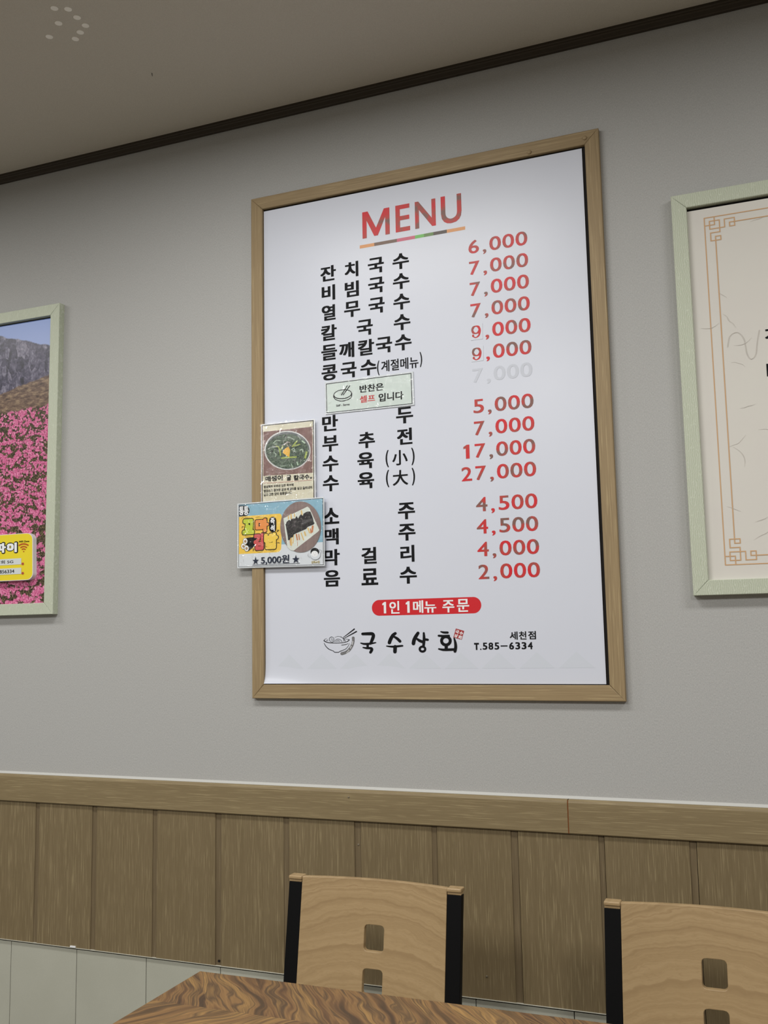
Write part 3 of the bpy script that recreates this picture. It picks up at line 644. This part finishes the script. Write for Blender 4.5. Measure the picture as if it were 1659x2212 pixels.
A.text('price_text', '★', 498, 690, 1835, 2075, fm('navy_print', 32, 42, 62), kc, 0, 0)
A.text('price_text', '5,000원', 755, 1604, 1792, 2052, M['navy_print'], kc, .025, .01)
A.text('price_text', '★', 1690, 1905, 1770, 2015, M['navy_print'], kc, 0, 0)
A.strokes('underline', [([(500, 2092), (1905, 2016)], 12)], M['navy_print'], kc)
A.ell('child_drawing', 1120 + o, 1762, 150, 148, fm('grey_line_print', 150, 152, 160), kc); A.ell('child_drawing', 1120 + o, 1762, 144, 142, fm('pale_blue_white_print', 216, 222, 228), kc)
A.ell('child_drawing', 1108 + o, 1680, 124, 116, BLK, kc, label='black hair'); A.ell('child_drawing', 1104 + o, 1738, 98, 88, M['white'], kc, label='pale face')
A.strokes('child_drawing', [([(1052 + o, 1720), (1075 + o, 1714)], 7), ([(1120 + o, 1700), (1145 + o, 1694)], 7), ([(1085 + o, 1768), (1105 + o, 1776), (1125 + o, 1762)], 6), ([(925 + o, 1720), (905 + o, 1790), (960 + o, 1840)], 8), ([(1230 + o, 1610), (1300 + o, 1640), (1290 + o, 1720)], 8)], fm('grey_line_print', 150, 152, 160), kc)
A.text('recommend_text', '강력추천', 1005 + o, 1245 + o, 1940, 2020, fm('gold_text_print', 178, 160, 96), kc, .03, .02)
film(A, kc, out)

# ================================================================== green-framed picture on the left
FW = .0325
def green_frame(parent, x0, x1, z0, z1): frame_members(parent, x0, x1, z0, z1, FW, FW, -.0002, -.0212, M['green'], M['green'], .0010)
LX1, LX0, GZ0, GZ1 = -1.8608, -2.4600, .0655, .9582
pic = thing('landscape_picture', 'pale green framed photo of pink azaleas below a rocky mountain, far left', 'picture', (LX1 - .3, 0, H_(GZ0)))
green_frame(pic, LX0, LX1, H_(GZ0), H_(GZ1))
box('backing_board', LX0 + .01, LX1 - .01, -.0060, -.0004, H_(GZ0 + .01), H_(GZ1 - .01), M['dark'], pic)
mesh('print', [(LX0 + .02, -.0085, H_(GZ0 + .02)), (LX1 - .02, -.0085, H_(GZ0 + .02)), (LX1 - .02, -.0085, H_(GZ1 - FW - .003)), (LX0 + .02, -.0085, H_(GZ1 - FW - .003))], [[0, 1, 2, 3]], M['azalea'], pic,
     origin=(LX1 - FW, -.0085, H_(GZ0 + FW)), recalc=False)
# wireless sign stuck on the picture
A = Art((-2.0528, 0.31551111), (0.00011961, -5.11e-06), (3.15e-06, -9.485e-05), -.0235, 5e-5)
wf = thing('wifi_sign', 'yellow foam-board wireless network sign with rounded corners, stuck on the azalea picture', 'sign', A.p(-300, 1620))
def rrect(u0, u1, v0, v1, r, sl):
    P = []
    for cu, cv, a0 in ((u1 - r, v0 + r, -90), (u1 - r, v1 - r, 0), (u0 + r, v1 - r, 90), (u0 + r, v0 + r, 180)):
        for k in range(7): a = math.radians(a0 + k * 15); P.append((cu + r * math.cos(a), cv + r * math.sin(a) + sl * (cu + r * math.cos(a) - u1)))
    return P
A.k = 0
slab('board', A, wf, rrect(-1240, 982, 150, 1552, 190, -.054), .0150, fm('white_foam', 226, 228, 228))
A.poly('print_area', rrect(-1232, 966, 164, 1538, 176, -.054), fm('bright_yellow_print', 232, 212, 50), wf)
for s, b in (('이', (190, 515, 440, 745)), ('파', (-170, 185, 450, 760)), ('이', (-520, -200, 475, 785)), ('와', (-900, -540, 490, 800))):
    A.text('sign_text_outline', s, b[0] - 28, b[1] + 28, b[2] - 28, b[3] + 28, M['ink'], wf, .12, .12)
    A.text('sign_text', s, b[0] + 6, b[1] - 10, b[2] + 6, b[3] - 8, M['white'], wf, .06, .06)
A.text('sign_text', 'WiFi Zone', 566, 876, 382, 438, M['ink'], wf, .03, .02)
arc = lambda r, a: [(712 + r * math.sin(math.radians(t)), 712 - r * math.cos(math.radians(t))) for t in range(-a, a + 1, 8)]
A.strokes('signal_icon', [(arc(78, 36), 38), (arc(148, 37), 40), (arc(228, 37), 44)], fm('burnt_orange_print', 186, 92, 36), wf, cap=False)
A.ell('signal_icon', 712, 712, 18, 20, M['burnt_orange_print'], wf)
for v, s, ue in ((1000, '국수상회 5G', 402), (1285, '5856334', 434)):
    A.poly('label_strip', [(-900, v - 90 + 83), (642, v - 90), (638, v + 96), (-900, v + 96 + 83)], fm('pale_strip_print', 208, 214, 214), wf)
    L = 820 if '5G' in s else 520
    A.text('strip_text', s, ue - L, ue, v - 36 + (20 if '5G' in s else 14), v + 68 + (20 if '5G' in s else 14), M['ink'], wf, .02, .015)
for v in (1080, 1360):
    A.strokes('asterisk', [([(684 - 36 * math.cos(a), v - 40 * math.sin(a)), (684 + 36 * math.cos(a), v + 40 * math.sin(a))], 16) for a in (.1, 1.15, 2.2)], fm('crimson_print', 176, 60, 70), wf)

# ================================================================== green-framed text picture on the right
RX0, RX1 = -.1620, .4400; RZ0, RZ1 = .0635, .9563
rp = thing('calligraphy_picture', 'pale green framed ivory paper with gold fretwork border, at the right end of the wall', 'picture', (RX0 + .3, 0, H_(RZ0)))
green_frame(rp, RX0, RX1, H_(RZ0), H_(RZ1))
box('backing_board', RX0 + .01, RX1 - .01, -.0060, -.0004, H_(RZ0 + .01), H_(RZ1 - .01), M['dark'], rp)
mesh('print', [(RX0 + .02, -.0115, H_(RZ0 + .02)), (RX1 - .02, -.0115, H_(RZ0 + .02)), (RX1 - .02, -.0115, H_(RZ1 - FW - .006)), (RX0 + .02, -.0115, H_(RZ1 - FW - .006))], [[0, 1, 2, 3]], M['hanji'], rp, recalc=False)
# gold border
BX0, BX1, BZ0, BZ1 = -.0940, .3720, .1268, .8962
V = []; F = []
def bar(x0, z0, x1, z1, wd=.0021, y=-.0120):
    a0, a1 = min(x0, x1) - wd / 2, max(x0, x1) + wd / 2; b0, b1 = min(z0, z1) - wd / 2, max(z0, z1) + wd / 2
    y -= len(F) * 2e-6; k = len(V); V.extend([(a0, y, H_(b0)), (a1, y, H_(b0)), (a1, y, H_(b1)), (a0, y, H_(b1))]); F.append([k, k + 1, k + 2, k + 3])
def path(pts):
    for (a, b), (c, d) in zip(pts, pts[1:]): bar(a, b, c, d)
path([(BX0, BZ0), (BX1, BZ0), (BX1, BZ1), (BX0, BZ1), (BX0, BZ0)])
U, W_ = .01040, .00905
for sx, cx in ((1, BX0), (-1, BX1)):
    for sz, cz in ((-1, BZ1), (1, BZ0)):
        Q = lambda u, v: (cx + sx * u * U, cz + sz * v * W_)
        path([Q(2, 0), Q(2, 2), Q(0, 2)])
        path([Q(1, 1), Q(3, 1)]); path([Q(1, 1), Q(1, 3)])
        path([Q(1, 3), Q(4, 3), Q(4, 1), Q(6, 1), Q(6, 3), Q(5, 3), Q(5, 2), Q(6, 2)])
        path([Q(3, 1), Q(3, 4), Q(1.1, 4), Q(1.1, 6), Q(3.1, 6), Q(3.1, 5), Q(2.05, 5), Q(2.05, 6)])
path([(BX0 + 6 * U, BZ1 - 2 * W_), (BX1 - 6 * U, BZ1 - 2 * W_)]); path([(BX0 + 6 * U, BZ0 + 2 * W_), (BX1 - 6 * U, BZ0 + 2 * W_)])
path([(BX0 + 2.05 * U, BZ1 - 6 * W_), (BX0 + 2.05 * U, BZ0 + 6 * W_)]); path([(BX1 - 2.05 * U, BZ1 - 6 * W_), (BX1 - 2.05 * U, BZ0 + 6 * W_)])
mesh('fretwork_border', V, F, M['gold'], rp, recalc=False)
A = Art((0, 0), (1, 0), (0, -1), -.0118, 1e-5)
random.seed(9); fl = []
for k in range(46):
    x, z, a = random.uniform(-.12, .40), random.uniform(.10, .90), random.uniform(-.6, .6); L = random.uniform(.010, .026); q = []
    for j in range(5): q.append((x, -z)); a += random.uniform(-.5, .5); x += L * .6 * math.cos(a); z += L * .6 * math.sin(a)
    q = [(min(max(u, -.124), .40), v) for u, v in q]; fl.append((q, [.0002, .0006, .0008, .0006, .0002]))
fl.append(([(-.062, -.598), (-.056, -.622), (-.040, -.628), (-.028, -.612), (-.024, -.580), (-.016, -.566), (-.006, -.576), (-.002, -.600), (.004, -.628)], .0010))
A.strokes('paper_fibres', fl, M['fibre'], rp, cap=False)
text_xz('verse_text', [('정', .0345, H_(.6100), .0400, .0400), ('바', .0330, H_(.5350), .0400, .0400)], -.0122, M['ink'], rp, bx=.02, bz=.012)

# ================================================================== dots on the ceiling
dots = [((-1.4128, -.5844), 'pale round sticker on the ceiling, upper left of the eight'), ((-1.3870, -.5699), 'pale round sticker on the ceiling, second from left in the top pair'),
        ((-1.3883, -.5380), 'pale round sticker on the ceiling, just right below the top pair'), ((-1.4409, -.5376), 'pale round sticker on the ceiling, alone in the middle left of the cluster'),
        ((-1.3901, -.5066), 'pale round sticker on the ceiling, rightmost of the eight'), ((-1.4177, -.4908), 'pale round sticker on the ceiling, between the rightmost and the bottom one'),
        ((-1.4947, -.5056), 'pale round sticker on the ceiling, leftmost of the eight'), ((-1.4448, -.4746), 'pale round sticker on the ceiling, lowest of the eight and nearest the wall')]
dm = fm('pale_sticker', 250, 247, 238, .5)
for (x, y), lb in dots:
    n = 20; r = .0083; V = [(x + r * math.cos(2 * math.pi * k / n), y + r * math.sin(2 * math.pi * k / n), CEIL - .0012) for k in range(n)] + [(x + r * 1.02 * math.cos(2 * math.pi * k / n), y + r * 1.02 * math.sin(2 * math.pi * k / n), CEIL) for k in range(n)]
    o_ = mesh('ceiling_sticker', V, [list(range(n))] + [[k, (k + 1) % n, n + (k + 1) % n, n + k] for k in range(n)], dm, None, (x, y, CEIL))
    o_['label'] = lb; o_['category'] = 'sticker'; o_['group'] = 'round stickers on the ceiling'

# ================================================================== chairs
LEAN = math.tan(math.radians(9))
def chair(cx, label):
    t = thing('dining_chair', label, 'chair', (cx, -.30, 0), group='wooden-backed chairs by the wall')
    zt_ = H_(-.5165)                                    # top of the steel posts
    yb = lambda z: -.300 - LEAN * (H_(-.512) - z)       # leaning back plane (front faces)
    zs = .43
    def prism(name, path_, hx, hy, mat, x):
        """flat bar following a path of (y, z); hx half width, hy thickness going back"""
        V = []; F = []
        for (y, z) in path_: V += [(x - hx, y, z), (x + hx, y, z), (x + hx, y + hy, z), (x - hx, y + hy, z)]
        for i in range(len(path_) - 1):
            a = i * 4
            for k in range(4): F.append([a + k, a + (k + 1) % 4, a + 4 + (k + 1) % 4, a + 4 + k])
        F += [[3, 2, 1, 0], [len(V) - 4, len(V) - 3, len(V) - 2, len(V) - 1]]
        o = mesh(name, V, F, mat, t)
        m_ = o.modifiers.new('edge', 'BEVEL'); m_.width = .0012; m_.segments = 2; m_.limit_method = 'ANGLE'; return o
    for s in (-1, 1):
        x = cx + s * .1742
        prism('back_post', [(yb(zt_), zt_), (yb(zs), zs)], .0150, .016, M['black'], x)
        prism('leg', [(yb(zs), zs - .0005), (yb(zs) + .012, .25), (-.285, 0.0)], .0145, .016, M['black'], x)
        prism('leg', [(-.735, zs - .022), (-.745, 0.0)], .0125, .022, M['black'], cx + s * .168)
        # wooden cap: slim neck and a wider rounded lid
        c = []
        bm = bmesh.new()
        for (hx, y0, y1, z0, z1, bv) in ((.0140, yb(zt_) - .0005, yb(zt_) + .017, zt_ + .0002, zt_ + .0050, .0006), (.0152, yb(zt_) - .0035, yb(zt_) + .0215, zt_ + .0050, zt_ + .0125, .0024)):
            r = bmesh.ops.create_cube(bm, size=1); vs = r['verts']
            for v in vs: v.co = Vector((x + v.co.x * 2 * hx, (y0 + y1) / 2 + v.co.y * (y1 - y0), (z0 + z1) / 2 + v.co.z * (z1 - z0)))
            es = list({e for v in vs for e in v.link_edges}); bmesh.ops.bevel(bm, geom=es, offset=bv, segments=3, profile=.5, affect='EDGES')
        mesh('post_cap', [v.co.copy() for v in bm.verts], [[v.index for v in f.verts] for f in bm.faces], M['beech'], t); bm.free()
    # bowed plywood back with two rounded square openings
    hw, zT, zB = .1589, H_(-.5050), H_(-.790)
    def rr(x0, x1, z0, z1, r, n=5):
        P = []
        for a, b, s0 in ((x1 - r, z1 - r, 0), (x0 + r, z1 - r, 90), (x0 + r, z0 + r, 180), (x1 - r, z0 + r, 270)):
            P += [(a + r * math.cos(math.radians(s0 + 90 * k / n)), b + r * math.sin(math.radians(s0 + 90 * k / n))) for k in range(n + 1)]
        return P
    NX_, NZ_ = 24, 14
    outer = [(-hw + 2 * hw * i / NX_, zB) for i in range(NX_)] + [(hw, zB + (zT - zB) * j / NZ_) for j in range(NZ_)] + [(hw - 2 * hw * i / NX_, zT) for i in range(NX_)] + [(-hw, zT - (zT - zB) * j / NZ_) for j in range(NZ_)]
    holes = [rr(-.0215, .0215, H_(a - .0495), H_(a), .0080) for a in (-.5905, -.6720)]
    pts = [Vector(p) for p in outer]; edges = [(i, (i + 1) % len(outer)) for i in range(len(outer))]
    for h in holes:
        b = len(pts); pts += [Vector(p) for p in h]; edges += [(b + i, b + (i + 1) % len(h)) for i in range(len(h))]
    inside = lambda x, z, m: any(min(p[0] for p in h) - m < x < max(p[0] for p in h) + m and min(p[1] for p in h) - m < z < max(p[1] for p in h) + m for h in holes)
    for i in range(1, NX_):
        for j in range(1, NZ_):
            x, z = -hw + 2 * hw * i / NX_, zB + (zT - zB) * j / NZ_
            if not inside(x, z, .003): pts.append(Vector((x, z)))
    vo, eo, fo, _, _, _ = delaunay_2d_cdt(pts, edges, [], 0, 1e-6)
    def in_hole(x, z):
        for h in holes:
            c = False
            for i in range(len(h)):
                (x1, z1), (x2, z2) = h[i], h[i - 1]
                if (z1 > z) != (z2 > z) and x < (x2 - x1) * (z - z1) / (z2 - z1) + x1: c = not c
            if c: return True
        return False
    F0 = [f for f in fo if not in_hole(sum(vo[i].x for i in f) / len(f), sum(vo[i].y for i in f) / len(f))]
    def bend(p, d):
        x, z = p.x, p.y; bow = .0195 * (1 - (x / hw) ** 2)
        return (cx + x, yb(z) - .0012 + bow + d, z)
    n = len(vo); V = [bend(p, 0) for p in vo] + [bend(p, .0115) for p in vo]
    cnt = {}
    for f in F0:
        for a, b in zip(f, f[1:] + f[:1]): cnt[(a, b)] = 1
    F = [list(f) for f in F0] + [[n + i for i in reversed(f)] for f in F0] + [[b, a, n + a, n + b] for (a, b) in cnt if (b, a) not in cnt]
    bk = mesh('backrest', V, F, M['beech'], t, origin=(cx, -.31, H_(-.60)))
    bv = bk.modifiers.new('edge', 'BEVEL'); bv.width = .0012; bv.segments = 2; bv.limit_method = 'ANGLE'; bv.angle_limit = math.radians(50)
    # seat on its steel frame
    seat = box('seat', cx - .19, cx + .19, -.765, yb(zs) - .006, zs, zs + .018, M['beech'], t, bevel=.004)
    box('seat_frame', cx - .165, cx + .165, -.735, yb(zs) - .002, zs - .022, zs - .0003, M['black'], t, bevel=.001)
    return t
chair_a = chair(-.7969, 'beech-backed dining chair with black posts, tucked behind the left part of the table')
chair_b = chair_a.copy(); COL.objects.link(chair_b); chair_b.location = (-.7969 + .6548, -.30, 0)
chair_b['label'] = 'beech-backed dining chair with black posts, cut off by the right edge of the photo'
for ch in list(chair_a.children):
    c = ch.copy(); COL.objects.link(c); c.parent = chair_b

# ================================================================== table
tb = thing('dining_table', 'dining table with walnut chevron-patterned top, nearest the camera at the bottom', 'table', (-.354, -1.05, 0))
top = box('tabletop', -.9540, .2460, -1.4150, -.6950, H_(-.598), H_(-.570), M['table'], tb, origin=(-.9540, -.6950, H_(-.57)), bevel=.0016)
me = top.data; me.materials.append(fm('dark_walnut_edge', 96, 66, 44)); 
for p in me.polygons:
    if abs(p.normal.z) < .5: p.material_index = 1
box('column', -.394, -.314, -1.09, -1.01, .012, H_(-.604), M['black'], tb, bevel=.003)
box('mounting_plate', -.554, -.154, -1.20, -.90, H_(-.604), H_(-.5982), M['black'], tb)
box('base', -.664, -.044, -1.08, -1.02, 0, .0118, M['black'], tb, bevel=.002)
box('base', -.384, -.324, -1.36, -.79, 0, .0116, M['black'], tb, bevel=.002)
